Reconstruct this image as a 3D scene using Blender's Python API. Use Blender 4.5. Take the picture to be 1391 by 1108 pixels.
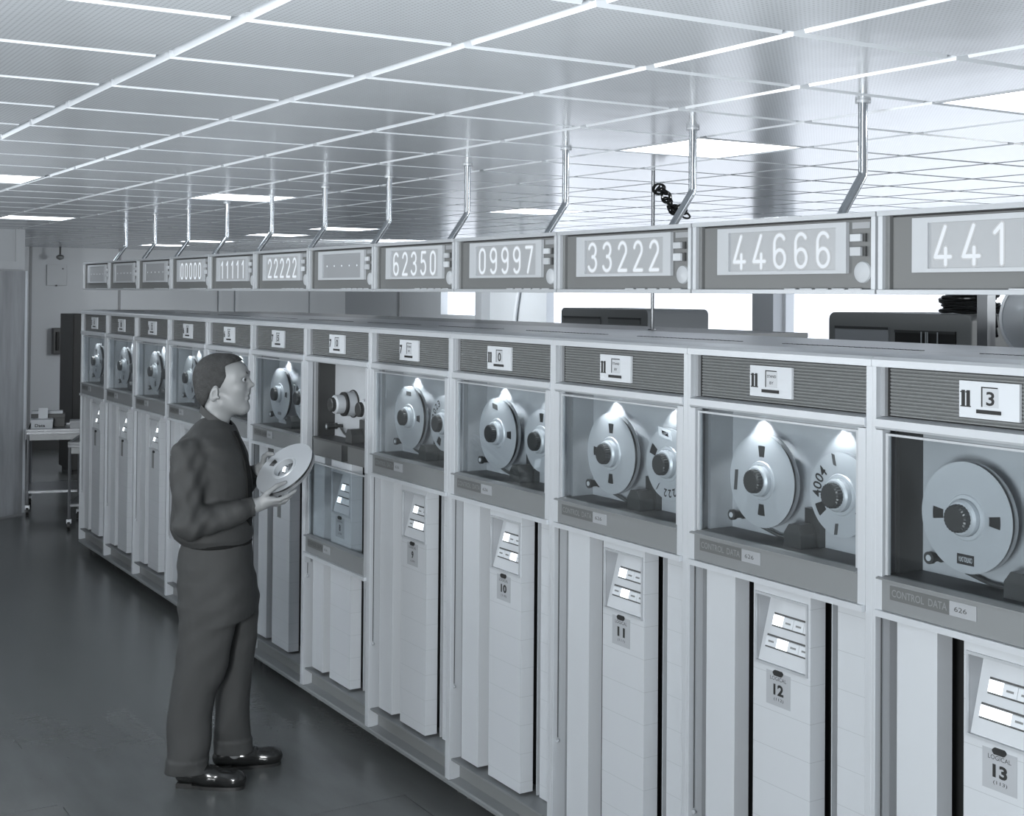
import bpy, bmesh, math, random
import numpy as np
from mathutils import Vector, Matrix, Euler
random.seed(4)
D = bpy.data
for o in list(D.objects): D.objects.remove(o)
SC = bpy.context.scene
COL = SC.collection

# ------------------------------------------------------------------ camera
W_, H_ = 1391.0, 1108.0
EYE = 2.06
F_, CX_, CY_ = 1801.94, 695.5, 372.4
cam_d = D.cameras.new('camera'); cam = D.objects.new('camera', cam_d); COL.objects.link(cam)
cam_d.sensor_width = 36.0; cam_d.sensor_fit = 'HORIZONTAL'
cam_d.lens = 36.0*F_/W_
cam_d.shift_x = -(CX_ - W_/2)/W_
cam_d.shift_y = (CY_ - H_/2)/W_
cam_d.clip_start = 0.05; cam_d.clip_end = 100
a_, b_, r_ = math.radians(58.3098), math.radians(0.8799), math.radians(0.4679)
fw = Vector((-math.sin(a_)*math.cos(b_), math.cos(a_)*math.cos(b_), math.sin(b_)))
rt = Vector((math.cos(a_), math.sin(a_), 0)); up = rt.cross(fw)
rt2 = rt*math.cos(r_) + up*math.sin(r_); up2 = -rt*math.sin(r_) + up*math.cos(r_)
cam.matrix_world = Matrix(((rt2.x, up2.x, -fw.x, 10.8635), (rt2.y, up2.y, -fw.y, -2.6528), (rt2.z, up2.z, -fw.z, EYE), (0, 0, 0, 1)))
SC.camera = cam

# ------------------------------------------------------------------ world, lights, exposure
wd = D.worlds.new('world'); SC.world = wd; wd.use_nodes = True
wd.node_tree.nodes['Background'].inputs[0].default_value = (0.97, 1.0, 1.02, 1)
wd.node_tree.nodes['Background'].inputs[1].default_value = 0.28
SC.view_settings.view_transform = 'Standard'; SC.view_settings.look = 'None'
SC.view_settings.gamma = 1; SC.view_settings.exposure = 0.0; SC.view_settings.use_curve_mapping = False

def area(name, loc, target, size, power, size_y=None):
    l = D.lights.new(name, 'AREA'); l.energy = power; l.size = size
    l.color = (0.97, 1.0, 1.02)
    if size_y: l.shape = 'RECTANGLE'; l.size_y = size_y
    o = D.objects.new(name, l); COL.objects.link(o); o.location = loc
    o.rotation_euler = (Vector(target) - Vector(loc)).to_track_quat('-Z', 'Y').to_euler()
    return o
area('photographers_flood_lamp', (9.6, -4.3, 2.45), (5.2, 0, 1.1), 0.35, 24)
sl_ = D.lights.new('far_bay_fill_spot', 'SPOT'); sl_.energy = 1100; sl_.spot_size = math.radians(62); sl_.spot_blend = 1; sl_.shadow_soft_size = .15; sl_.color = (0.97, 1.0, 1.02)  # extra spot added to even out the light on the far bays
so_ = D.objects.new('far_bay_fill_spot', sl_); COL.objects.link(so_); so_.location = (12.0, -4.9, 2.4)
so_.rotation_euler = (Vector((-.5, 0, 1.3)) - Vector(so_.location)).to_track_quat('-Z', 'Y').to_euler()
area('ceiling_fill', (10.6, -3.8, 1.5), (9.2, -1.2, 2.7), 0.9, 220)  # unseen lamps added in the aisle to brighten the ceiling from below
area('ceiling_fill', (4.6, -4.0, 1.75), (4.5, -3.7, 2.7), 0.8, 210)
area('room_fill', (9.5, 3.6, 2.4), (5.0, 2.6, 1.6), 0.6, 45)  # unseen lamps added to brighten the rear and far left of the room
area('room_fill', (4.2, 3.9, 2.45), (3.6, 5.5, 1.2), 0.9, 55)
area('room_fill', (-1.5, 3.9, 2.45), (-4.5, 4.8, 1.2), 0.9, 120)
area('room_fill', (-4.2, -1.2, 2.5), (-6.0, 0.8, 1.0), 0.7, 22)

# ------------------------------------------------------------------ materials
def mat(name, v, rough=0.5, metal=0.0, spec=0.5, tint=(0.945, 1.0, 1.055), emit=0, noise=None, bump=None, coat=0, bd=0.01):
    m = D.materials.new(name); m.use_nodes = True; nt = m.node_tree; b = nt.nodes['Principled BSDF']
    c = tuple(min(1, v*t) for t in tint) + (1,)
    b.inputs['Base Color'].default_value = c
    b.inputs['Roughness'].default_value = rough; b.inputs['Metallic'].default_value = metal
    b.inputs['Specular IOR Level'].default_value = spec
    if coat: b.inputs['Coat Weight'].default_value = coat
    if emit:
        b.inputs['Emission Color'].default_value = (tint[0], tint[1], tint[2], 1); b.inputs['Emission Strength'].default_value = emit
    if noise or bump:
        tc = nt.nodes.new('ShaderNodeTexCoord'); mp = nt.nodes.new('ShaderNodeMapping'); nt.links.new(tc.outputs['Object'], mp.inputs[0])
    if noise:
        sc, amt, stretch = noise
        mp.inputs['Scale'].default_value = stretch
        n = nt.nodes.new('ShaderNodeTexNoise'); n.inputs['Scale'].default_value = sc; n.inputs['Detail'].default_value = 4
        nt.links.new(mp.outputs[0], n.inputs['Vector'])
        mr = nt.nodes.new('ShaderNodeMapRange'); mr.inputs[1].default_value = 0.3; mr.inputs[2].default_value = 0.7
        mr.inputs[3].default_value = 1-amt; mr.inputs[4].default_value = 1+amt
        nt.links.new(n.outputs[0], mr.inputs[0])
        vm = nt.nodes.new('ShaderNodeVectorMath'); vm.operation = 'SCALE'; vm.inputs[0].default_value = c[:3]
        nt.links.new(mr.outputs[0], vm.inputs['Scale']); nt.links.new(vm.outputs[0], b.inputs['Base Color'])
    if bump:
        sc, st, stretch = bump
        mp2 = nt.nodes.new('ShaderNodeMapping'); mp2.inputs['Scale'].default_value = stretch; nt.links.new(tc.outputs['Object'], mp2.inputs[0])
        n = nt.nodes.new('ShaderNodeTexNoise'); n.inputs['Scale'].default_value = sc; n.inputs['Detail'].default_value = 3
        nt.links.new(mp2.outputs[0], n.inputs['Vector'])
        bp = nt.nodes.new('ShaderNodeBump'); bp.inputs['Strength'].default_value = st; bp.inputs['Distance'].default_value = bd
        nt.links.new(n.outputs[0], bp.inputs['Height']); nt.links.new(bp.outputs[0], b.inputs['Normal'])
    return m
DK = (0.95, 1.0, 1.01)
M = {}
M['alu'] = mat('brushed_aluminium', 0.50, 0.42, 0.3)
M['alu_dull'] = mat('dull_aluminium', 0.42, 0.4, 0.3)
M['white'] = mat('white_enamel', 0.43, 0.35)
M['grey'] = mat('grey_enamel', 0.155, 0.4, tint=DK)
M['greylt'] = mat('light_grey_enamel', 0.27, 0.4)
M['sash'] = mat('sash_grey', 0.20, 0.4, 0.2, tint=(0.94, 1, 1.03))
M['dark'] = mat('dark_grey', 0.055, 0.5, tint=DK)
M['black'] = mat('black_paint', 0.012, 0.5, tint=DK)
M['deck'] = mat('deck_grey', 0.40, 0.35, 0.0, noise=(3, 0.06, (1, 1, 1)))
M['inner'] = mat('inner_wall_grey', 0.27, 0.3, 0.2)
M['innershade'] = mat('inner_wall_shaded', 0.03, 0.5, tint=DK)  # shaded copy of the inner wall, for bays lacking its reflected light
M['reel'] = mat('reel_aluminium', 0.46, 0.36, 0.35)
M['reelback'] = mat('reel_back_aluminium', 0.40, 0.36, 0.5)
M['tape'] = mat('magnetic_tape', 0.02, 0.28, tint=DK)
M['knob'] = mat('dark_knob', 0.035, 0.35, tint=DK)
M['paper'] = mat('white_card', 0.52, 0.6)
M['sticker'] = mat('grey_sticker', 0.31, 0.5)
M['ink'] = mat('black_ink', 0.015, 0.6, tint=DK)
M['signgrey'] = mat('sign_panel_grey', 0.13, 0.45, tint=DK)
M['bezel'] = mat('sign_bezel', 0.43, 0.45)
M['screen'] = mat('display_screen', 0.27, 0.35, emit=0.07)
M['screenoff'] = mat('display_screen_unlit', 0.25, 0.35, emit=0.02)
M['digit'] = mat('lit_digit', 0.05, 0.6, emit=0.88, tint=(0.86, 0.93, 1.0))
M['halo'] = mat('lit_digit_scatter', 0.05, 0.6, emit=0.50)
M['digitdim'] = mat('dim_digit', 0.5, 0.5, emit=0.4)
M['lampon'] = mat('lamp_on', 0.9, 0.4, emit=1.3)
M['lamplens'] = mat('frosted_lamp_lens', 0.8, 0.4, emit=0.7)
M['chrome'] = mat('polished_steel', 0.62, 0.16, 0.95)
M['window'] = mat('daylit_window', 0.2, 0.5, emit=1.9, tint=(0.88, 0.94, 1.04))
M['panel'] = mat('ceiling_light_diffuser', 0.8, 0.5, emit=5.0, tint=(0.92, 0.97, 1.03))
M['wall'] = mat('painted_wall', 0.42, 0.5, noise=(0.7, 0.03, (1, 1, 1)))
M['walldark'] = mat('wall_joint', 0.2, 0.5)
M['skirt'] = mat('dark_skirting', 0.02, 0.5, tint=DK)
M['rearunit'] = mat('rear_cabinet_grey', 0.13, 0.4, tint=DK)
M['consolelt'] = mat('console_side_grey', 0.36, 0.35)
M['top'] = mat('cabinet_top_grey', 0.30, 0.35, 0.2)
M['shirt'] = mat('dark_shirt', 0.029, 0.75, spec=0.5, tint=DK, bump=(6, 0.35, (1.5, 1.5, 0.8)), bd=0.02)
M['tie'] = mat('black_tie', 0.008, 0.8, spec=0.2, tint=DK)
M['trousers'] = mat('grey_trousers', 0.031, 0.8, tint=DK, bump=(5, 0.6, (1, 1, 0.6)), bd=0.04)
M['skin'] = mat('skin', 0.22, 0.5, tint=(0.96, 1, 1.02))
M['hair'] = mat('short_dark_hair', 0.027, 0.75, tint=DK, noise=(60, 0.35, (1, 1, 1)), bump=(220, 0.6, (1, 1, 1)))
M['eye'] = mat('eye_white', 0.35, 0.3)
M['shoe'] = mat('polished_shoe', 0.012, 0.18, tint=DK)
M['plate'] = mat('nameplate_grey', 0.10, 0.4, tint=DK)
M['console'] = mat('console_dark', 0.20, 0.4, tint=DK)
M['deckcover'] = mat('deck_cover', 0.10, 0.4, tint=DK)
M['cord'] = mat('dark_cord', 0.03, 0.6)
M['steel'] = mat('steel_tube', 0.16, 0.3, 0.6)
M['casecover'] = mat('dark_case_cover', 0.05, 0.3, tint=DK)

def glass():
    m = D.materials.new('clear_glass'); m.use_nodes = True; nt = m.node_tree
    for n in list(nt.nodes): nt.nodes.remove(n)
    o = nt.nodes.new('ShaderNodeOutputMaterial'); mx = nt.nodes.new('ShaderNodeMixShader')
    lw = nt.nodes.new('ShaderNodeLayerWeight')
    fr = nt.nodes.new('ShaderNodeMath'); fr.operation = 'POWER'; nt.links.new(lw.outputs['Facing'], fr.inputs[0]); fr.inputs[1].default_value = 5
    f2 = nt.nodes.new('ShaderNodeMath'); f2.operation = 'MULTIPLY_ADD'; nt.links.new(fr.outputs[0], f2.inputs[0]); f2.inputs[1].default_value = 0.5; f2.inputs[2].default_value = 0.045; fr = f2
    t = nt.nodes.new('ShaderNodeBsdfTransparent'); t.inputs[0].default_value = (0.90, 0.92, 0.93, 1)
    g = nt.nodes.new('ShaderNodeBsdfGlossy'); g.inputs['Roughness'].default_value = 0.03
    nt.links.new(fr.outputs[0], mx.inputs[0]); nt.links.new(t.outputs[0], mx.inputs[1]); nt.links.new(g.outputs[0], mx.inputs[2])
    nt.links.new(mx.outputs[0], o.inputs[0]); return m
M['glass'] = glass()

def math_node(nt, op, a, b=None):
    n = nt.nodes.new('ShaderNodeMath'); n.operation = op
    for i, x in enumerate((a, b)):
        if x is None: continue
        if isinstance(x, (int, float)): n.inputs[i].default_value = x
        else: nt.links.new(x, n.inputs[i])
    return n.outputs[0]

def stripes(m, axis, pitch, width, off, factor, phase_noise=None):
    """thin joint lines across a surface, part of the thing itself"""
    nt = m.node_tree; b = nt.nodes['Principled BSDF']
    tc = nt.nodes.new('ShaderNodeTexCoord'); sp = nt.nodes.new('ShaderNodeSeparateXYZ'); nt.links.new(tc.outputs['Object'], sp.inputs[0])
    s = math_node(nt, 'ADD', sp.outputs[axis], -off + 50*pitch)
    q = math_node(nt, 'MODULO', s, pitch); l = math_node(nt, 'LESS_THAN', q, width)
    if phase_noise:
        n = nt.nodes.new('ShaderNodeTexNoise'); n.inputs['Scale'].default_value = phase_noise; nt.links.new(tc.outputs['Object'], n.inputs['Vector'])
        l = math_node(nt, 'MULTIPLY', l, math_node(nt, 'GREATER_THAN', n.outputs[0], 0.52))
    f = math_node(nt, 'SUBTRACT', 1.0, math_node(nt, 'MULTIPLY', l, 1-factor))
    old = b.inputs['Base Color']
    vm = nt.nodes.new('ShaderNodeVectorMath'); vm.operation = 'SCALE'
    if old.links: nt.links.new(old.links[0].from_socket, vm.inputs[0])
    else: vm.inputs[0].default_value = tuple(old.default_value)[:3]
    nt.links.new(f, vm.inputs['Scale']); nt.links.new(vm.outputs[0], old)
M['column'] = mat('vacuum_column_white', 0.43, 0.35)
stripes(M['column'], 2, 0.107, 0.0014, 0.86-0.107*7, 0.72)
M['floor'] = mat('dark_floor_tile', 0.08, 0.25, tint=(0.93, 1, 1.0), noise=(2.5, 0.10, (0.8, 3.0, 1)), bump=(30, 0.04, (1, 1, 1)))
stripes(M['floor'], 0, 0.61, 0.004, 3.53, 0.35, 0.9)
stripes(M['floor'], 1, 0.615, 0.004, -0.75, 0.35, 0.9)

def ceiling_mat():
    m = mat('perforated_metal_tile', 0.70, 0.20, 0.0, spec=0.6)
    nt = m.node_tree; b = nt.nodes['Principled BSDF']
    tc = nt.nodes.new('ShaderNodeTexCoord'); sp = nt.nodes.new('ShaderNodeSeparateXYZ'); nt.links.new(tc.outputs['Object'], sp.inputs[0])
    p = 0.0125
    fs = []
    for ax in (0, 1):
        q = math_node(nt, 'MODULO', math_node(nt, 'ADD', sp.outputs[ax], 60.0), p)
        q = math_node(nt, 'SUBTRACT', q, p/2); fs.append(math_node(nt, 'MULTIPLY', q, q))
    d = math_node(nt, 'SQRT', math_node(nt, 'ADD', fs[0], fs[1]))
    hole = math_node(nt, 'LESS_THAN', d, 0.0026)
    f = math_node(nt, 'SUBTRACT', 1.0, math_node(nt, 'MULTIPLY', hole, 0.35))
    vm = nt.nodes.new('ShaderNodeVectorMath'); vm.operation = 'SCALE'; vm.inputs[0].default_value = tuple(b.inputs['Base Color'].default_value)[:3]
    nt.links.new(f, vm.inputs['Scale']); nt.links.new(vm.outputs[0], b.inputs['Base Color'])
    # faint unevenness of the pressed sheet
    n = nt.nodes.new('ShaderNodeTexNoise'); n.inputs['Scale'].default_value = 2.5; nt.links.new(tc.outputs['Object'], n.inputs['Vector'])
    bp = nt.nodes.new('ShaderNodeBump'); bp.inputs['Strength'].default_value = 0.12; bp.inputs['Distance'].default_value = 0.02
    nt.links.new(n.outputs[0], bp.inputs['Height']); nt.links.new(bp.outputs[0], b.inputs['Normal'])
    return m
M['ceil'] = ceiling_mat()
M['ceilbar'] = mat('ceiling_channel', 0.5, 0.45)

# ------------------------------------------------------------------ mesh helpers
class MB:
    def __init__(s): s.v = []; s.f = []
    def add(s, vs, fs):
        n = len(s.v); s.v += [tuple(v) for v in vs]; s.f += [tuple(i+n for i in f) for f in fs]; return s
    def box(s, x0, x1, y0, y1, z0, z1):
        vs = [(x, y, z) for z in (z0, z1) for y in (y0, y1) for x in (x0, x1)]
        return s.add(vs, [(0, 2, 3, 1), (4, 5, 7, 6), (0, 1, 5, 4), (2, 6, 7, 3), (0, 4, 6, 2), (1, 3, 7, 5)])
    def prism(s, pts, y0, y1):          # polygon in XZ pushed along Y
        n = len(pts)
        vs = [(p[0], y0, p[1]) for p in pts] + [(p[0], y1, p[1]) for p in pts]
        return s.add(vs, [tuple(range(n)), tuple(range(2*n-1, n-1, -1))] + [(i, i+n, (i+1) % n+n, (i+1) % n) for i in range(n)])
    def prismx(s, pts, x0, x1):         # polygon in YZ pushed along X
        n = len(pts)
        vs = [(x0, p[0], p[1]) for p in pts] + [(x1, p[0], p[1]) for p in pts]
        return s.add(vs, [tuple(range(n-1, -1, -1)), tuple(range(n, 2*n))] + [(i, (i+1) % n, (i+1) % n+n, i+n) for i in range(n)])
    def lathe(s, cx, cz, prof, n=40, a0=0):    # profile of (r, y) about a Y axis
        m = len(prof); vs = []
        for i in range(n):
            t = 2*math.pi*i/n + a0
            for r, y in prof: vs.append((cx+r*math.cos(t), y, cz+r*math.sin(t)))
        fs = []
        for i in range(n):
            j = (i+1) % n
            for k in range(m-1): fs.append((i*m+k, i*m+k+1, j*m+k+1, j*m+k))
        return s.add(vs, fs)
    def tube(s, pts, r, n=10, caps=True):
        pts = [Vector(p) for p in pts]; rings = []
        for i, p in enumerate(pts):
            d = (pts[min(i+1, len(pts)-1)] - pts[max(i-1, 0)]).normalized()
            a = d.orthogonal() if i == 0 else (prev - d*prev.dot(d))
            a.normalize(); prev = a; b = d.cross(a)
            rr = r[i] if isinstance(r, (list, tuple)) else r
            rings.append([p + (a*math.cos(2*math.pi*k/n)+b*math.sin(2*math.pi*k/n))*rr for k in range(n)])
        vs = [v for R in rings for v in R]; fs = []
        for i in range(len(rings)-1):
            for k in range(n): fs.append((i*n+k, i*n+(k+1) % n, (i+1)*n+(k+1) % n, (i+1)*n+k))
        if caps: fs += [tuple(range(n-1, -1, -1)), tuple((len(rings)-1)*n+k for k in range(n))]
        return s.add(vs, fs)
    def quad(s, a, b, c, d): return s.add([a, b, c, d], [(0, 1, 2, 3)])
    def build(s, name, m, parent=None, smooth=False, bevel=0, loc=None):
        me = D.meshes.new(name); me.from_pydata(s.v, [], s.f); me.update()
        me.materials.append(M[m] if isinstance(m, str) else m)
        if smooth: me.polygons.foreach_set('use_smooth', [True]*len(me.polygons))
        bm = bmesh.new(); bm.from_mesh(me)
        bmesh.ops.recalc_face_normals(bm, faces=bm.faces); bm.to_mesh(me); bm.free()
        o = D.objects.new(name, me); COL.objects.link(o)
        if smooth: 
            try: me.set_sharp_from_angle(angle=math.radians(35))
            except Exception: pass
        if bevel:
            bv = o.modifiers.new('bevel', 'BEVEL'); bv.width = bevel; bv.segments = 2; bv.limit_method = 'ANGLE'
        if parent: o.parent = parent
        if loc: o.location = loc
        return o
def box(name, m, parent, x0, x1, y0, y1, z0, z1, bevel=0): return MB().box(x0, x1, y0, y1, z0, z1).build(name, m, parent, bevel=bevel)
def tag(o, label=None, cat=None, group=None, kind=None):
    if label: o['label'] = label
    if cat: o['category'] = cat
    if group: o['group'] = group
    if kind: o['kind'] = kind
    return o
def empty(name, loc, label, cat, group=None, rz=0):
    o = D.objects.new(name, None); COL.objects.link(o); o.location = loc; o.rotation_euler = (0, 0, rz); o.empty_display_size = 0.1
    return tag(o, label, cat, group)
def struct(o): o['kind'] = 'structure'; return o

_tc = {}
def text_polys(s, bold=0.0):
    key = (s, bold)
    if key in _tc: return _tc[key]
    cu = D.curves.new('t', 'FONT'); cu.body = s; cu.size = 1; cu.offset = bold; cu.resolution_u = 3
    o = D.objects.new('t', cu); COL.objects.link(o)
    dg = bpy.context.evaluated_depsgraph_get(); dg.update()
    me = D.meshes.new_from_object(o.evaluated_get(dg))
    vs = [tuple(v.co) for v in me.vertices]; fs = [tuple(p.vertices) for p in me.polygons]
    D.objects.remove(o); D.curves.remove(cu); D.meshes.remove(me)
    x0 = min(v[0] for v in vs); x1 = max(v[0] for v in vs); z0 = min(v[1] for v in vs); z1 = max(v[1] for v in vs)
    vs = [((v[0]-x0)/(x1-x0), (v[1]-z0)/(z1-z0)) for v in vs]
    _tc[key] = (vs, fs); return _tc[key]
def put_text(mb, s, x0, x1, z0, z1, y, bold=0.0, rot=0, thick=0.0):
    vs, fs = text_polys(s, bold); cx, cz = (x0+x1)/2, (z0+z1)/2
    def tr(v, yy):
        a, b = x0+v[0]*(x1-x0)-cx, z0+v[1]*(z1-z0)-cz
        c, sn = math.cos(rot), math.sin(rot)
        return (cx+a*c-b*sn, yy, cz+a*sn+b*c)
    mb.add([tr(v, y) for v in vs], fs)
    return mb

def arc(cx, cy, rx, ry, a0, a1, n=14):
    return [(cx+rx*math.cos(math.radians(a0+(a1-a0)*i/n)), cy+ry*math.sin(math.radians(a0+(a1-a0)*i/n))) for i in range(n+1)]
STROKES = {
 '0': [arc(.3, .74, .25, .26, 0, 180)+arc(.3, .26, .25, .26, 180, 360)+[(.55, .74)]],
 '1': [[(.10, .80), (.32, 1), (.32, 0)]],
 '2': [arc(.3, .73, .25, .27, 165, -28)+[(.04, 0), (.57, 0)]],
 '3': [arc(.27, .755, .25, .245, 160, -90)+arc(.27, .265, .28, .265, 90, -155)],
 '4': [[(.40, 1), (.03, .20), (.60, .20)], [(.42, .42), (.42, 0)]],
 '5': [[(.53, 1), (.13, 1), (.09, .56)]+arc(.28, .31, .27, .31, 125, -150)],
 '6': [arc(.31, .72, .26, .28, 35, 180)+[(.05, .28)], arc(.31, .27, .26, .27, 0, 360, 24)],
 '7': [[(.03, 1), (.56, 1), (.20, 0)]],
 '9': [arc(.29, .28, .26, .28, 215, 360)+[(.55, .72)], arc(.29, .73, .26, .27, 0, 360, 24)],
}
def stroke_digit(mb, ch, x0, z0, w, h, y, wid):
    for line in STROKES[ch]:
        P = [(x0+a/0.6*w, z0+b*h) for a, b in line]
        for (ax, az), (bx, bz) in zip(P, P[1:]):
            L = math.hypot(bx-ax, bz-az)
            if L < 1e-6: continue
            nx, nz = -(bz-az)/L*wid/2, (bx-ax)/L*wid/2
            mb.quad((ax+nx, y, az+nz), (ax-nx, y, az-nz), (bx-nx, y, bz-nz), (bx+nx, y, bz+nz))
        for (ax, az) in P:
            n = 8; mb.add([(ax+wid/2*math.cos(2*math.pi*i/n), y, az+wid/2*math.sin(2*math.pi*i/n)) for i in range(n)], [tuple(range(n))])

# ================================================================== SETTING
BW = 0.762
CEIL = 2.627; CT = 0.5247; GX = 8.2288; GY = -2.2164
struct(MB().box(-8, 13.5, -5.5, 5.8, -0.05, 0).build('floor', 'floor'))
# ceiling: square perforated metal pans, 20 mm deep, with open channels between them
i0, i1, j0, j1 = -9, 30, -7, 15
lights = [(2, 5, 'over the display reading 33222, big and close'), (-1, 5, 'cut by the right edge of the picture'), (9, 4, 'over the displays reading 00000 and 11111'),
          (9, 8, 'behind the hangers over the display reading 62350'), (15, 8, 'behind the hangers of the 22222 display'), (18, 8, 'deep in the room, third from the far wall'),
          (22, 8, 'deep in the room, second from the far wall'), (25, 8, 'nearest the far wall, beyond the last hangers'), (8, 1, 'upper one at the left edge of the picture'),
          (15, 3, 'lower one at the left edge, above the door')]
lset = {(a, b) for a, b, _ in lights}
mb = MB(); gap = 0.013
for i in range(i0, i1):
    for j in range(j0, j1):
        if (i, j) in lset: continue
        xa, xb = GX-(i+1)*CT+gap, GX-i*CT-gap; ya, yb = GY+j*CT+gap, GY+(j+1)*CT-gap
        if xb < -7.2 or ya > 5.5: continue
        e = 0.005
        vs = [(xa, ya, CEIL+.02), (xb, ya, CEIL+.02), (xb, yb, CEIL+.02), (xa, yb, CEIL+.02),
              (xa+e, ya+e, CEIL), (xb-e, ya+e, CEIL), (xb-e, yb-e, CEIL), (xa+e, yb-e, CEIL)]
        mb.add(vs, [(4, 7, 6, 5), (0, 1, 5, 4), (1, 2, 6, 5), (2, 3, 7, 6), (3, 0, 4, 7)])
ceil = struct(mb.build('ceiling', 'ceil'))
tr = struct(MB().box(-7.3, 13.5, -6, 5.8, CEIL+.02, CEIL+.06).build('trim_1', 'ceilbar'))
for n, (i, j, where) in enumerate(lights):
    xa, xb = GX-(i+1)*CT, GX-i*CT; ya, yb = GY+j*CT, GY+(j+1)*CT
    t = empty('ceiling_light', ((xa+xb)/2, (ya+yb)/2, CEIL), 'square bright recessed ceiling light ' + where, 'ceiling light', 'recessed ceiling lights')
    h = CT/2-0.004
    MB().box(-h, h, -h, -h+.012, -.001, .019).box(-h, h, h-.012, h, -.001, .019).box(-h, -h+.012, -h+.012, h-.012, -.001, .019).box(h-.012, h, -h+.012, h-.012, -.001, .019).build('frame', 'ceilbar', t)
    MB().box(-h+.012, h-.012, -h+.012, h-.012, 0.002, .012).build('diffuser', 'panel', t)
# walls
wl = MB().box(-7.2, -7, -5.5, 5.8, 0.1, CEIL+.02).build('wall_left', 'wall'); struct(wl)
struct(MB().box(-7.0, -6.985, -5.5, 5.5, 0, 0.14).build('baseboard_left', 'skirt'))
# wall joints and posts
for k, (ya, yb, m, dx) in enumerate([(1.045, 1.075, 'walldark', .01), (2.19, 2.22, 'walldark', .01), (3.56, 3.62, 'wall', .06), (3.80, 3.86, 'wall', .06), (4.92, 5.02, 'wall', .06)]):
    struct(MB().box(-7, -7+dx, ya, yb, .14, CEIL).build('trim_%d' % (k+2), m))
# back wall with its windows
mbw = MB()
wins = [(-4.1, -2.99, 1.77, 2.52), (-1.63, 1.93, 0.95, 2.52), (2.2, 5.4, 0.95, 2.52)]
xs = [-7.2] + [v for w in wins for v in w[:2]] + [13.5]
for a, b in zip(xs[::2], xs[1::2]): mbw.box(a, b, 5.5, 5.7, 0, CEIL+.02)
for x0, x1, z0, z1 in wins: mbw.box(x0, x1, 5.5, 5.7, 0, z0).box(x0, x1, 5.5, 5.7, z1, CEIL+.02)
struct(mbw.build('wall_back', 'wall'))
for k, (x0, x1, z0, z1) in enumerate(wins):
    w = struct(MB().box(x0, x1, 5.60, 5.62, z0, z1).build('window_%d' % (k+1), 'window'))
    MB().box(x0, x0+.03, 5.5, 5.6, z0, z1).box(x1-.03, x1, 5.5, 5.6, z0, z1).box(x0+.03, x1-.03, 5.5, 5.6, z0, z0+.03).box(x0+.03, x1-.03, 5.5, 5.6, z1-.03, z1).build('window_frame', 'wall', w)
struct(MB().box(1.93, 2.2, 5.38, 5.5, 0, CEIL).build('trim_8', 'greylt'))
struct(MB().box(-2.99, -2.84, 5.38, 5.5, 0, CEIL).build('trim_9', 'greylt'))
struct(MB().box(-5.22, -5.16, 5.46, 5.5, 0, CEIL).build('trim_10', 'walldark'))
# partition with the door at the left edge
struct(MB().box(-2.1, -1.98, -5.5, -0.10, 2.33, CEIL+.01).build('wall_front', 'wall'))
struct(MB().box(-2.12, -1.96, -0.12, -0.04, 2.25, CEIL).box(-2.12, -1.96, -5.5, -0.12, 2.25, 2.33).build('trim_11', 'white'))
M['door'] = mat('scuffed_door', 0.25, 0.4, noise=(2.2, 0.2, (6, 6, 0.8)))
dr = MB().box(-1.0, 0, -0.04, 0, 0.02, 2.24).build('door_1', 'door'); struct(dr)
dr.location = (-1.93, -0.06, 0); dr.rotation_euler = (0, 0, math.radians(180-237+180))
MB().box(-0.015, 0.012, -0.045, 0.005, 0.02, 2.24).build('door_edge_strip', 'alu', dr)

# ================================================================== REELS
def flange_mesh(R, cuts, y0, y1, name):
    radii = [0.047, 0.066, 0.070, 0.104, R-.004, R]; n = 120; mbf = MB(); y = [y0, y1]
    def cell_open(k, t):
        if k != 2: return False
        for c in cuts:
            d = (t-c+180) % 360-180
            if abs(d) < 10.5: return True
        return False
    idx = {}
    def vid(k, i, s):
        i %= n; key = (k, i, s)
        if key not in idx:
            t = 2*math.pi*i/n; idx[key] = len(mbf.v); mbf.v.append((radii[k]*math.cos(t), y[s], radii[k]*math.sin(t)))
        return idx[key]
    for i in range(n):
        t = (i+.5)*360/n
        for k in range(len(radii)-1):
            if cell_open(k, t): continue
            mbf.f.append((vid(k, i, 0), vid(k+1, i, 0), vid(k+1, i+1, 0), vid(k, i+1, 0)))
            mbf.f.append((vid(k, i, 1), vid(k, i+1, 1), vid(k+1, i+1, 1), vid(k+1, i, 1)))
        for k in (0, len(radii)-1):
            mbf.f.append((vid(k, i, 0), vid(k, i+1, 0), vid(k, i+1, 1), vid(k, i, 1)))
    return mbf
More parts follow.
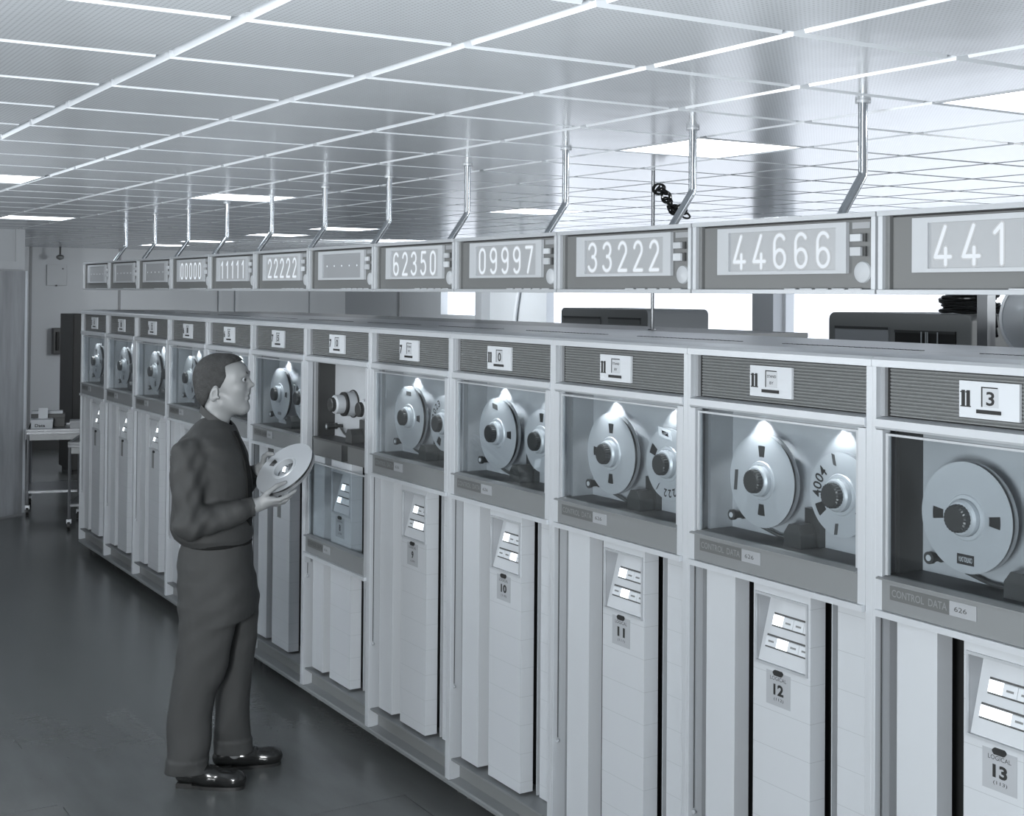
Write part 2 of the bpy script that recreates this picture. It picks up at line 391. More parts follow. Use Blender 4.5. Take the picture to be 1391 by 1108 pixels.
def make_reel(loc, R, label, cuts=(90, 210, 330), pack=0.85, tags=(), number=None, group='tape reels mounted on the drives', th=0.022):
    t = empty('tape_reel', loc, label, 'tape reel', group)
    flange_mesh(R, cuts, -th/2, -th/2+.0016, '').build('front_flange', 'reel', t)
    flange_mesh(R, cuts, th/2-.0016, th/2, '').build('back_flange', 'reelback', t)
    rp = .052+(R-.052)*pack
    MB().lathe(0, 0, [(.050, -th/2+.002), (rp, -th/2+.002), (rp, th/2-.002), (.050, th/2-.002), (.050, -th/2+.002)], 72).build('tape_pack', 'tape', t, smooth=True)
    MB().lathe(0, 0, [(.0470, -th/2-.004), (.056, -th/2-.0035), (.0585, -th/2), (.0585, -th/2+.001), (.0470, th/2), (.0470, -th/2-.004)], 48).build('hub_ring', 'alu', t, smooth=True)
    for (ang, rad, w, h, m, txt) in tags:
        c, s = math.cos(math.radians(ang)), math.sin(math.radians(ang))
        P = []
        for a, b in ((-w/2, -h/2), (w/2, -h/2), (w/2, h/2), (-w/2, h/2)):
            # width runs round the rim, height points outwards
            P.append((rad*c - a*(-s)*-1 + b*c, rad*s + a*c*-1 + b*s))
        mm = MB(); mm.prism(P, -th/2-.0008, -th/2-.0002); lb = mm.build('reel_label', m, t)
        if txt:
            tb = MB(); put_text(tb, txt, rad*c-w*.4, rad*c+w*.4, rad*s-h*.25, rad*s+h*.25, -th/2-.0011, .01, math.radians(ang-90)); tb.build('label_text', 'paper' if m == 'ink' else 'ink', lb)
    if number:
        txt, a0, rad, step, h = number
        tb = MB()
        for q, ch in enumerate(txt):
            a = a0 - q*step; c, s = math.cos(math.radians(a)), math.sin(math.radians(a))
            put_text(tb, ch, rad*c-h*.3, rad*c+h*.3, rad*s-h*.5, rad*s+h*.5, -th/2-.0008, .015, math.radians(a-90))
        tb.build('reel_number', 'ink', t)
    return t

# ================================================================== TAPE DRIVES
SIGN = ['.....', '.....', '.....', '00000', '11111', '22222', '.....', '62350', '09997', '33222', '44666', '441']
PL = [('5', '0'), ('5', '1'), ('6', '2'), ('6', '1'), ('6', '5'), ('7', '5'), ('7', '0'), ('7', 'SB'), ('11', '0'), ('11', 'SB'), ('11', 'SB'), ('11', '3')]
LOG = ['', '', '', '', '', '', '8', '9', '10', '11', '12', '13']
LIT = [((0,), (0,)), ((0,), (0,)), ((0,), (0,)), ((0,), (1,)), ((0,), (1,)), ((0,), (1,)), ((0,), (0,)), ((0,), (1, 2)), ((0,), (2,)), ((0,), (1,)), ((0,), (1,)), ((0,), (0, 1))]
WHICH = ['at the far left end of the row', 'second from the far left end', 'third from the far left end', 'half hidden behind the man\'s back',
         'directly behind the man\'s head', 'between the man\'s face and his reel', 'with lowered window and no reels, sticker 8', 'with sticker 9 below its window',
         'with sticker LOGICAL 10', 'with sticker LOGICAL 11', 'with sticker LOGICAL 12', 'with sticker LOGICAL 13, cut by right edge']

def tape_drive(k):
    x = k*BW
    p11 = PL[k]
    t = empty('tape_drive', (x, 0, 0), 'tall tape drive cabinet ' + WHICH[k], 'tape drive', 'row of tape drives')
    shaded_in = k in (6, 11)
    # carcass
    m = MB().box(.004, BW-.004, .78, .80, .06, 1.895).box(.0, .004, .10, .80, .06, 1.86).box(BW-.004, BW, .10, .80, .06, 1.86)
    m.build('carcass', 'grey', t)
    MB().box(0, .013, 0, .055, .08, 1.879).build('post', 'alu', t, bevel=.0012)
    MB().box(BW-.022, BW, 0, .045, .08, 1.879).build('post', 'alu', t, bevel=.0012)
    MB().box(.0, .013, .055, .10, .08, 1.86).build('post_web', 'greylt', t)
    # cap and top
    MB().prismx([(-.004, 1.879), (-.004, 1.897), (.004, 1.905), (.10, 1.912), (.10, 1.879)], .0008, BW-.0008).build('cap_rail', 'alu', t)
    tp = MB().box(.0008, BW-.0008, .10, .80, 1.895, 1.911)
    tp.build('top_panel', 'top', t)
    vm = MB()
    for q in range(26): vm.box(.10+q*.022, .112+q*.022, .30, .315, 1.911, 1.9125)
    vm.build('top_vents', 'black', t)
    # ribbed header
    hb = MB(); pts = []; z = 1.750; n = 14; dz = (1.877-1.750)/n
    prof = [(.032, 1.750)]
    for q in range(n): prof += [(.0220, 1.750+q*dz+.002), (.0215, 1.750+q*dz+dz*.62), (.0258, 1.750+q*dz+dz*.84)]
    prof += [(.032, 1.877)]
    hb.prismx(prof, .042, BW-.024); hb.build('ribbed_header', 'grey', t)
    MB().box(.0272, .0415, .029, .06, 1.7485, 1.8785).build('header_gap_shade', 'black', t)  # black block put in as the shade inside the gap beside the ribs
    box('header_jamb', 'greylt', t, .013, .027, .018, .05, 1.7485, 1.8785)
    # placard
    w = .175
    pl = box('placard', 'paper', t, .272, .272+w, .012, .0205, 1.768, 1.858)
    tb = MB()
    num, dg = p11
    if num == '11':
        put_text(tb, 'l', .279, .290, 1.795, 1.835, .0115, .05); put_text(tb, 'l', .294, .305, 1.795, 1.835, .0115, .05)
        tb.box(.276, .293, .0113, .0117, 1.794, 1.797).box(.2935, .3075, .0113, .0117, 1.794, 1.797).box(.2755, .282, .0113, .0117, 1.829, 1.832).box(.291, .296, .0113, .0117, 1.829, 1.832)
    else: put_text(tb, num, .275, .298, 1.795, 1.835, .0115, .05)
    tb.build('placard_numeral', 'ink', pl)
    wn = MB().box(.338, .342, .0112, .0117, 1.797, 1.846).box(.342, .386, .0112, .0117, 1.843, 1.846).build('counter_slot', 'ink', pl)
    cb = box('counter_card', 'bezel', pl, .342, .388, .0114, .0119, 1.797, 1.843)
    tb = MB()
    if dg == 'SB': put_text(tb, 'STAND', .346, .384, 1.825, 1.833, .0110, .01); put_text(tb, 'BY', .357, .373, 1.806, 1.814, .0110, .01)
    else: put_text(tb, dg, .353, .377, 1.801, 1.835, .0110, .02)
    tb.build('counter_digit', 'ink', pl)
    sb = MB().box(.326, .396, .008, .0117, 1.781, 1.790); sb.build('thumbwheel_strip', 'ink', pl)
    # rail above window
    MB().prismx([(-.006, 1.722), (-.006, 1.742), (.03, 1.748), (.06, 1.748), (.06, 1.716), (-.002, 1.716)], .0135, BW-.0225).build('window_rail', 'alu', t)
    # window compartment
    box('deck_plate', 'deck', t, .028, BW-.028, .15, .16, 1.335, 1.745)
    box('deck_wall', 'innershade' if shaded_in else 'inner', t, .028, .040, .060, .15, 1.335, 1.745)
    box('deck_wall', 'inner', t, BW-.040, BW-.028, .060, .15, 1.335, 1.745)
    box('deck_ceiling', 'inner', t, .040, BW-.040, .062, .15, 1.722, 1.728)
    box('deck_shelf', 'dark', t, .028, BW-.028, .030, .15, 1.325, 1.335)
    dz0 = 1.245
    for xa, xb in ((.040, .385), (.455, BW-.04)): MB().box(xa, xb, .032, .10, dz0, 1.3245).build('deck_front_cover', 'deckcover', t)
    # stiles beside the window
    for xa, xb in ((.0135, .036), (BW-.050, BW-.0225)):
        MB().box(xa, xb, -.001, .029, 1.231, 1.714).build('window_stile', 'alu', t, bevel=.001)
        if k == 6: MB().box(xa, xb, .001, .029, .70, 1.229).build('window_track', 'alu_dull', t)
    # sliding sash (lowered on one drive)
    dz = -.49 if k == 6 else 0.0
    ys = -.001 if k != 6 else -.001
    sa = MB().box(.0365, BW-.0505, ys, .020, 1.2465+dz, 1.328+dz).build('window_sash', 'sash', t)
    MB().prismx([(ys-.010, 1.326+dz), (ys-.010, 1.330+dz), (.022, 1.337+dz), (.022, 1.3285+dz)], .024, BW-.0505).build('sash_ledge', 'sash', sa)
    MB().box(.0205, BW-.0225, ys-.012, .024, 1.229+dz, 1.2455+dz).build('sash_lip', 'alu', sa)
    MB().box(.042, .050, ys+.006, .016, 1.3375+dz, 1.706+dz).box(BW-.062, BW-.052, ys+.006, .016, 1.3375+dz, 1.706+dz).box(.050, BW-.062, ys+.006, .016, 1.700+dz, 1.706+dz).build('glass_frame', 'alu_dull', sa)
    box('glass_pane', 'glass', sa, .050, BW-.062, ys+.010, ys+.013, 1.3375+dz, 1.6995+dz)
    npz = 1.279+dz
    npb = box('nameplate', 'plate', sa, .066, .257, ys-.003, ys-.0003, npz, npz+.036)
    box('model_plate', 'greylt', sa, .2572, .338, ys-.003, ys-.0003, npz, npz+.036)
    tb = MB()
    if k >= 7 or k < 3 or True:
        put_text(tb, 'CONTROL  DATA', .073, .250, npz+.009, npz+.028, ys-.0036, .01)
        tb.build('nameplate_lettering', 'sash' if k >= 7 else 'dark', npb)
        tb = MB(); put_text(tb, '626', .272, .310, npz+.012, npz+.024, ys-.0036, 0.0); tb.build('model_lettering', 'dark', npb)
    # hubs and knobs
    for hx, hr in ((.25 if k == 11 else .266, 1), (.585, 1)):
        MB().lathe(hx, 1.512, [(0, .040), (.040, .040), (.046, .046), (.046, .1495)], 40).build('hub', 'alu', t, smooth=True)
        kb = MB(); nn = 24; prof = []
        vs = []
        for yy, rr in ((.020, .030), (.023, .0345), (.0525, .0365), (.0525, .020)):
            for q in range(nn*2):
                a = math.pi*q/nn; r2 = rr - (.0018 if q % 2 else 0)
                vs.append((hx+r2*math.cos(a), yy, 1.512+r2*math.sin(a)))
        N = nn*2; fs = [tuple(range(N))] + [(r*N+q, r*N+(q+1) % N, (r+1)*N+(q+1) % N, (r+1)*N+q) for r in range(3) for q in range(N)]
        kb.add(vs, fs).build('knob', 'knob', t)
        if k == 6: 
            MB().lathe(hx, 1.512, [(.048, .100), (.0585, .102), (.0585, .1495)], 40).build('hub_flange', 'alu_dull', t, smooth=True)
            MB().lathe(hx, 1.512, [(.046, .088), (.0600, .090), (.0600, .1015), (.046, .0995)], 40).build('rubber_ring', 'black', t, smooth=True)
            MB().lathe(hx, 1.512, [(.064, .142), (.069, .144), (.069, .1495)], 40).build('hub_rim', 'black', t, smooth=True)
    # head block and rollers
    MB().box(.385, .445, .125, .1495, 1.3355, 1.445).build('head_plate', 'casecover', t, bevel=.001)
    MB().prism([(.365, 1.3355), (.435, 1.3355), (.435, 1.375), (.418, 1.402), (.385, 1.402), (.365, 1.375)], .062, .124).build('head_cover', 'casecover', t)
    MB().lathe(.135, 1.392, [(0, .062), (.016, .062), (.016, .074), (.012, .076), (.012, .104), (.016, .106), (.016, .118), (.009, .120), (.009, .1495)], 24).build('tape_roller', 'knob', t, smooth=True)
    MB().lathe(.135, 1.392, [(0, .0605), (.008, .0605), (.008, .0622)], 20).build('roller_cap', 'alu', t, smooth=True)
    MB().tube([(.155, .130, 1.385), (.20, .130, 1.360), (.27, .130, 1.345), (.345, .130, 1.343)], .006, 8).build('tape_guide', 'casecover', t)
    # lamps lighting the reels
    for lx, pw in ((.265, 1.0), (.60, .7)):
        lh = MB().lathe(0, 0, [(0, 0), (.018, .001), (.020, .004), (.020, .010)], 24).build('reel_lamp', 'lamplens' if k not in (6, 11) else 'dark', t, smooth=True)
        lh.rotation_euler = (math.pi/2, 0, 0); lh.location = (lx-.085, .124, 1.7115)
        if k not in (6, 11):
            for (qx, qy, qz, pw2, tilt) in ((lx, .040, 1.700, 2.4, 14), (lx-.080, .118, 1.708, 2.6, 4)):
                l = D.lights.new('reel_lamp_light', 'SPOT'); l.energy = pw2*pw; l.spot_size = math.radians(90); l.spot_blend = .4; l.shadow_soft_size = .006; l.color = (.97, 1, 1.02)
                lo = D.objects.new('reel_lamp_light', l); COL.objects.link(lo); lo.parent = t; lo.location = (qx, qy, qz); lo.rotation_euler = (math.radians(tilt), 0, 0)
    # lower bay
    box('lower_back', 'black', t, .006, BW-.006, .150, .155, .165, 1.325)
    MB().box(.060, .191, .030, .0875, .180, 1.2435).build('vacuum_column', 'white', t, bevel=.001)
    # control column with window opening
    cx0, cx1, zb, zt = .274, .508, .178, 1.244
    ox0, ox1, oz0, oz1 = .290, .494, .995, 1.188
    c = MB().box(cx0, cx1, .030, .0875, zb, oz0).box(cx0, cx1, .030, .0875, oz1, zt).box(cx0, ox0, .030, .0875, oz0, oz1).box(ox1, cx1, .030, .0875, oz0, oz1)
    cc = c.build('control_column', 'column', t)
    fr = MB().box(ox0-.006, ox1+.006, .024, .031, oz0-.007, oz0).box(ox0-.006, ox1+.006, .024, .031, oz1, oz1+.007).box(ox0-.006, ox0, .024, .031, oz0, oz1).box(ox1, ox1+.006, .024, .031, oz0, oz1)
    pnl = fr.build('indicator_frame', 'alu_dull', t)
    for xa, xb in ((ox0+.0004, ox0+.0012), (ox1-.0012, ox1-.0004)): MB().box(xa, xb, .0312, .086, oz0, oz1).build('recess_side', 'greylt', pnl)
    # sloping indicator plate
    def sl(z, off=0): # y on plate at height z
        f = (z-oz0)/(oz1-oz0); return .034+.052*f-off
    MB().prismx([(sl(oz0), oz0), (sl(oz1), oz1), (sl(oz1)+.004, oz1), (sl(oz0)+.004, oz0)], ox0, ox1).build('indicator_plate', 'bezel', pnl)
    for r, (za, zc) in enumerate(((1.098, 1.128), (1.038, 1.066))):
        sx0, sx1 = ox0+.030-.012*r, ox1-.004
        MB().prismx([(sl(za-.004, .0008), za-.004), (sl(za, .0008), za), (sl(za), za), (sl(za-.004), za-.004)], sx0, sx1).prismx([(sl(zc, .0008), zc), (sl(zc+.005, .0008), zc+.005), (sl(zc+.005), zc+.005), (sl(zc), zc)], sx0, sx1).build('lamp_row_edge', 'dark', pnl)
        nl = 4; lw = (sx1-sx0)/nl
        for q in range(nl):
            on = q in LIT[k][r]
            lm = MB().prismx([(sl(za+.001, .003), za+.001), (sl(zc-.001, .003), zc-.001), (sl(zc-.001), zc-.001), (sl(za+.001), za+.001)], sx0+q*lw+.0008, sx0+(q+1)*lw-.0008).build('indicator_lamp', 'lampon' if on else 'paper', pnl)
            if not on and k >= 7:
                MB().prismx([(sl(za+.012, .0035), za+.012), (sl(za+.017, .0035), za+.017), (sl(za+.017, .003), za+.017), (sl(za+.012, .003), za+.012)], sx0+(q+.25)*lw, sx0+(q+.75)*lw).build('lamp_legend', 'grey', lm)
    # sticker
    if LOG[k]:
        st = box('sticker', 'sticker', t, .330, .430, .0293, .0299, .878, .975)
        tb = MB(); put_text(tb, 'LOGICAL', .347, .413, .951, .962, .0290, .0); put_text(tb, LOG[k], .360 if len(LOG[k]) > 1 else .371, .402 if len(LOG[k]) > 1 else .389, .909, .941, .0290, .04)
        put_text(tb, '(1%02d)' % int(LOG[k]), .362, .402, .891, .902, .0290, 0.0)
        tb.build('sticker_lettering', 'ink', st)
    else:
        box('sticker', 'grey', t, .335, .385, .0293, .0299, .86, .968)
    MB().prism([(.362, .972), (.367, .966), (.395, .966), (.400, .972), (.400, .976), (.395, .981), (.367, .981), (.362, .976)], .024, .0298).build('badge', 'ink', t)
    # right hand column, set back
    MB().box(.556, BW-.024, .0875, .145, .170, 1.2435).build('rear_column', 'column', t)
    box('gap_strip', 'alu_dull', t, .532, .536, .0875, .149, .17, 1.2435)
    # base
    MB().box(.013, BW-.022, .010, .149, .158, .166).build('base_ledge', 'sash', t)
    MB().box(.013, BW-.022, .050, .060, .084, .158).build('kick_panel', 'grey', t)
    MB().prismx([(0, .060), (0, .072), (.006, .078), (.06, .086), (.06, .060)], .001, BW-.001).build('base_lip', 'sash', t)
    box('plinth', 'black', t, .02, BW-.02, .12, .76, .03, .0595)
    for fx in (.04, BW-.04):
        for fy in (.09, .72): MB().tube([(fx, fy, 0), (fx, fy, .008), (fx, fy, .0082), (fx, fy, .0595)], [.018, .018, .008, .008], 10).build('levelling_foot', 'dark', t)
    # pull cord
    zc = .45 if k not in (6,) else .62
    MB().tube([(.017, .018, 1.22), (.0175, .018, zc+.02)], .0014, 6).build('pull_cord', 'cord', t)
    MB().lathe(0, 0, [(0, -.004), (.006, -.004), (.007, 0), (.006, .004), (0, .004)], 12).build('cord_pull', 'alu_dull', t).location = (.0185, .018, zc+.008)
    return t
for k in range(12): tape_drive(k)

R1, R2 = .139, .117
RL = ['drive at the far left end', 'second drive from the far left end', 'third drive from the far left end', 'drive half hidden by the man', 'drive behind the man\'s head', 'drive between man and held reel',
      '', 'drive with sticker 9', 'drive with sticker LOGICAL 10', 'drive with sticker LOGICAL 11', 'drive with sticker LOGICAL 12', 'drive with sticker LOGICAL 13']
specs = {
 11: dict(cuts=(0, 180), tags=[(270, .105, .052, .026, 'ink', 'CONTROL DATA')]),
 10: dict(cuts=(90, 270), tags=[(185, .112, .062, .014, 'dark', '')]),
 9: dict(cuts=(90, 180, 270), tags=[]),
 8: dict(cuts=(0,), tags=[(100, .105, .040, .022, 'dark', '')]),
 7: dict(cuts=(0,), tags=[(92, .105, .045, .018, 'dark', '')]),
 5: dict(cuts=(0,), tags=[(270, .105, .05, .016, 'grey', '')]),
}
for k in range(12):
    if k == 6: continue
    s = specs.get(k, dict(cuts=(20*k, 20*k+120, 20*k+240), tags=[]))
    make_reel((k*BW+(.25 if k == 11 else .266), .075, 1.512), R1, 'large tape reel on the left hub of the ' + RL[k], **s)
sp2 = {
 10: dict(cuts=(212, 332), number=('4004', 184, .088, 15, .034), tags=[(104, .098, .012, .032, 'dark', ''), (262, .098, .012, .032, 'dark', '')]),
 9: dict(cuts=(155,), number=('222', 262, .096, -14, .026), tags=[(100, .098, .07, .032, 'paper', ''), (100, .099, .034, .014, 'ink', 'CDA'), (236, .095, .010, .026, 'dark', '')]),
 8: dict(cuts=(90, 300), tags=[(255, .090, .045, .034, 'paper', '')]),
 7: dict(cuts=(245,), number=('2023', 165, .090, 16, .030), tags=[]),
}
for k in range(12):
    if k in (6, 11): continue
    s = sp2.get(k, dict(cuts=(30*k, 30*k+120, 30*k+240), tags=[]))
    make_reel((k*BW+.585, .075, 1.512), R2, 'smaller tape reel on the right hub of the ' + RL[k], **s)

# ================================================================== DISPLAY BOXES
def display(k):
    x = k*BW; txt = SIGN[k]
    nice = txt if txt != '.....' else None
    lab = ('hanging display box reading %s' % nice) if nice else {0: 'hanging display box showing only dots, at the far left end', 1: 'hanging display box showing only dots, second from the far left end', 2: 'hanging display box showing only dots, third from the far left end', 6: 'hanging display box showing only dots, between 22222 and 62350'}[k]
    if k == 11: lab = 'hanging display box reading 441, cut by the right edge of the picture'
    t = empty('display_box', (x, .007, 2.069), lab, 'display sign', 'row of hanging display boxes')
    MB().box(.006, BW, 0, .13, 0, .012).box(.006, BW, 0, .13, .206, .2195).box(.006, BW, .125, .13, .012, .206).box(.0085, BW-.002, .004, .125, .012, .013).build('housing', 'alu_dull', t, bevel=.001)
    for xa, xb in ((.010, .026), (BW-.014, BW+.001)): MB().box(xa, xb, 0, .05, .012, .206).build('post', 'alu', t, bevel=.001)
    MB().box(.026, .040, .012, .05, .012, .206).build('jamb', 'grey', t)
    MB().box(.040, .045, .03, .05, .012, .206).build('shadow_gap', 'black', t)
    box('face_panel', 'signgrey', t, .045, BW-.014, .020, .04, .0125, .2015)
    box('panel_gasket', 'black', t, .040, BW-.014, .024, .04, .2015, .2055)
    bz = MB().box(.118, .169, .008, .0199, .056, .196).box(.612, .651, .008, .0199, .056, .196).box(.169, .612, .008, .0199, .056, .066).box(.169, .612, .008, .0199, .182, .196).build('bezel', 'bezel', t)
    box('screen', 'screenoff' if not nice else 'screen', t, .169, .612, .014, .0199, .066, .182)
    n = 5
    for q in range(n):
        ch = txt[q] if q < len(txt) else None
        x0 = .187 + q*.0868
        if ch == '.':
            MB().lathe(x0+.028, .124, [(0, .0135), (.0045, .0135), (.0045, .0139)], 12).build('dot', 'digitdim', t)
            continue
        if ch is None:
            continue
        mb = MB(); stroke_digit(mb, ch, x0, .076, .050 if ch != '1' else .055, .094, .0128, .0098); dgt = mb.build('digit', 'digit', t)
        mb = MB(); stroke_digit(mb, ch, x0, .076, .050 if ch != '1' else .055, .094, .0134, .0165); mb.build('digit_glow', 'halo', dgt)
    box('strip_label', 'greylt', t, .665, .728, .017, .0199, .177, .194)
    for q, (za, zb) in enumerate(((.142, .162), (.103, .127))):
        b = MB().box(.668, .706, .004, .0199, za, zb).build('push_button', 'bezel' if (q + k) % 2 else 'paper', t, bevel=.001)
        MB().box(.7065, .717, .012, .0199, za-.001, zb+.001).build('button_surround', 'dark', b)
    MB().lathe(.702, .059, [(0, .011), (.020, .012), (.028, .015), (.030, .0199)], 32).build('round_disc', 'bezel', t, smooth=True)
    mb = MB()
    for q in range(5): mb.box(.42+q*.062, .465+q*.062, -.0006, .004, .0122, .0150)
    mb.build('drip_strip', 'paper', t)
    # hanger pipe
    px = .535
    pts = [(px, .193, CEIL-2.069), (px, .193, .345), (px, .190, .332), (px, .183, .322), (px, .133, .256), (px, .127, .2195)]
    pts = [(px, .193, .556), (px, .193, .352), (px, .191, .340), (px-.001, .184, .328), (px-.004, .12, .236), (px-.005, .111, .221)]
    MB().tube(pts, .0135, 16).build('hanger_pipe', 'chrome', t, smooth=True)
    MB().tube([(px, .193, .549), (px, .193, .5575)], .022, 16).build('ceiling_collar', 'alu', t, smooth=True)
    MB().box(px-.035, px+.025, .090, .13, .2197, .226).build('pipe_flange', 'alu', t)
    return t
for k in range(12): display(k)

# ================================================================== REAR ROW AND THINGS BEHIND
for q in range(8):
    t = empty('rear_cabinet', (.55+q*.762, .86, 0), 'rear row cabinet behind the tape drives, only its flat top seen', 'cabinet', 'rear row of cabinets')
    MB().box(.002, .760, 0, .60, .06, 1.885).build('carcass', 'rearunit', t)
    MB().box(.001, .761, -.002, .602, 1.885, 1.905).build('top_panel', 'grey' if q != 7 else 'sash', t)
    MB().box(.04, .72, .04, .56, 0, .06).build('plinth', 'black', t)

def console(loc, wx, dy, h, label, front_cuts, side):
    t = empty('console_cabinet', loc, label, 'cabinet')
    r = .035; out = [(0, .08), (wx, .08)] + [(wx-r+r*math.cos(a), h-r+r*math.sin(a)) for a in [q*math.pi/12 for q in range(7)]] + [(r+r*math.cos(a), h-r+r*math.sin(a)) for a in [math.pi/2+q*math.pi/12 for q in range(7)]]
    o = MB().prism(out, 0, dy).build('body', 'console', t, bevel=.006); me = o.data; me.materials.append(M['consolelt'])
    for p in me.polygons:
        if p.normal.x > .5 and side: p.material_index = 1
    box('plinth', 'black', t, .05, wx-.05, .05, dy-.05, 0, .08)
    for (x0, x1, z0, z1, m) in front_cuts:
        f = MB().box(x0, x1, -.006, .004, z0, z1).build('front_panel', m, t)
        MB().box(x0, x1, -.010, -.0065, z1-.012, z1).build('panel_lip', 'dark', f)
    return t
console((3.32, 2.4, 0), .97, .49, 1.975, 'dark round-cornered cabinet with pale side, behind the drives left of the 44666 display', [(.04, .47, 1.0, 1.92, 'grey'), (.56, .90, 1.88, 1.92, 'grey'), (.58, .88, 1.0, 1.86, 'black')], True)
cB = console((6.23, 2.0, 0), .84, .62, 1.99, 'dark round-cornered cabinet with open dark bay, under the 441 display', [(.05, .38, 1.0, 1.925, 'consolelt'), (.42, .76, 1.0, 1.915, 'black')], False)
for q, xx in enumerate((.575, .60, .61, .665)): MB().box(xx, xx+.006, -.014, -.011, 1.80, 1.91).build('bright_rod', 'alu', cB)
# big reel on a post with cables at the right edge
t = empty('equipment_post', (7.465, 1.6, 0), 'grey square steel post rising to the display row at the right edge', 'post')
MB().box(-.024, .024, -.024, .024, 0, 2.15).build('post', 'steel', t); MB().box(-.08, .08, -.08, .08, 0, .01).build('foot_plate', 'steel', t)
t = empty('wall_reel', (7.68, 1.6, 1.985), 'large clear glossy disc behind the row at the right edge', 'disc')
M['disc'] = mat('smoky_disc', 0.5, .15, .3)
MB().lathe(0, 0, [(0, -.004), (.14, -.004), (.146, 0), (.146, .012), (0, .012)], 64).build('disc_plate', 'disc', t, smooth=True)
MB().lathe(0, 0, [(.138, -.008), (.150, -.008), (.152, .004), (.150, .016), (.138, .016), (.138, -.008)], 64).build('disc_rim', 'alu', t, smooth=True)
MB().lathe(0, 0, [(0, -.02), (.03, -.02), (.035, -.005)], 32).build('hub', 'dark', t, smooth=True)
MB().box(-.12, .12, .016, .03, -.01, .01).tube([(0, .03, 0), (0, .2, 0), (0, .2, -1.985)], .015, 8).build('stand', 'steel', t)
# cables heaped on the right console
t = empty('cable_heap', (6.90, 2.12, 1.994), 'heap of coiled glossy black cables lying on the dark cabinet at the right', 'cables')
M['cable'] = mat('glossy_black_cable', .012, .12, tint=DK)
for q in range(9):
    mb = MB(); rx, ry = .15-.004*q, .09; ph = random.random()*6
    pts = [(-.02+.02*math.sin(q)+rx*math.cos(a+ph), .10+ry*math.sin(a+ph), .008+.010*q+.004*math.sin(3*a+q)) for a in [i*2*math.pi/26 for i in range(27)]]
    mb.tube(pts, .0075, 8).build('cable_loop', 'cable', t, smooth=True)
mb = MB().tube([(.10, .02, .05), (.20, -.06, .06), (.30, -.14, .02), (.36, -.2, -.05)], .007, 8); mb.tube([(.12, .02, .03), (.2, -.05, .0), (.27, -.10, -.03), (.33, -.16, -.09)], .007, 8); mb.build('loose_cable', 'cable', t, smooth=True)
# thin rod from the rear row to the ceiling with a cable bunch
t = empty('support_rod', (6.08, 1.05, 0), 'thin grey vertical rod from cabinet top to ceiling beside the cable bunch', 'rod')
t.location = (6.08, 1.05, 1.905)
MB().tube([(0, 0, 0), (0, 0, CEIL-1.905)], .008, 10).build('rod', 'steel', t, smooth=True); MB().tube([(0, 0, 0), (0, 0, .006)], .02, 12).build('base_disc', 'steel', t)
t = empty('cable_bunch', (6.10, 1.05, 2.50), 'dark knotted bunch of thin cable hanging between the rod and a hanger pipe', 'cables')
mb = MB(); rr = random.Random(2)
for q in range(26):
    f = q/25; c = Vector((.01+.13*f, .06*f, .04-.13*f + .02*math.sin(9*f)))
    r = .020+.006*math.sin(q)
    ax = Vector((rr.uniform(-1, 1), rr.uniform(-1, 1), rr.uniform(-1, 1))).normalized(); u = ax.orthogonal().normalized(); v = ax.cross(u)
    mb.tube([c+(u*math.cos(a)+v*math.sin(a))*r for a in [i*2*math.pi/12 for i in range(13)]], .0045, 6)
mb.build('cable_knot', 'cable', t, smooth=True)
# white flex hanging on the back wall
t = MB().tube([(-2.12, 5.45, 2.6), (-2.12, 5.45, 2.1), (-2.16, 5.45, 1.95), (-2.2, 5.45, 1.75), (-2.2, 5.45, 1.2)], .02, 8).build('wall_flex', 'white', smooth=True)
tag(t, 'white cable hanging down the back wall between the windows', 'cable')

# ------------------------------------------------------------------ far left corner
t = empty('storage_cabinet', (-5.0, .985, 0), 'tall black cabinet standing beyond the far end of the drive row', 'cabinet')
MB().box(0, .60, 0, .9, .05, 1.80).build('body', 'black', t, bevel=.004); MB().box(.03, .57, .03, .87, 0, .05).build('plinth', 'black', t)
MB().box(.6, .606, .01, .445, .06, 1.79).box(.6, .606, .455, .89, .06, 1.79).build('door', 'black', t)
t = empty('wall_telephone', (-6.99, 1.33, 1.24), 'small dark box fixed to the far wall beside the black cabinet', 'wall box')
MB().box(0, .12, 0, .14, 0, .34).build('case', 'casecover', t, bevel=.008); MB().tube([(.13, .05, .05), (.14, .05, .17), (.13, .05, .29)], .02, 8).build('handset', 'black', t, smooth=True)
t = empty('wall_cover_plate', (-6.998, 1.26, 2.13), 'pale square cover plate on the far wall under the ceiling', 'cover plate')
MB().box(0, .02, 0, .25, 0, .27).build('plate', 'wall', t, bevel=.003); MB().tube([(.02, .2, .22), (.026, .2, .22)], .01, 8).tube([(.02, .12, .0), (.03, .12, .0)], .012, 8).build('screw', 'dark', t)
t = empty('ceiling_fixture', (-6.7, 1.36, CEIL), 'small dark fixture hanging from the ceiling near the far wall', 'ceiling fixture')
MB().tube([(0, 0, 0), (0, 0, -.11)], .012, 10).build('stem', 'dark', t); MB().tube([(0, 0, -.10), (0, 0, -.12), (0, 0, -.15), (0, 0, -.17)], [.02, .05, .045, .01], 14).build('head', 'grey', t, smooth=True)

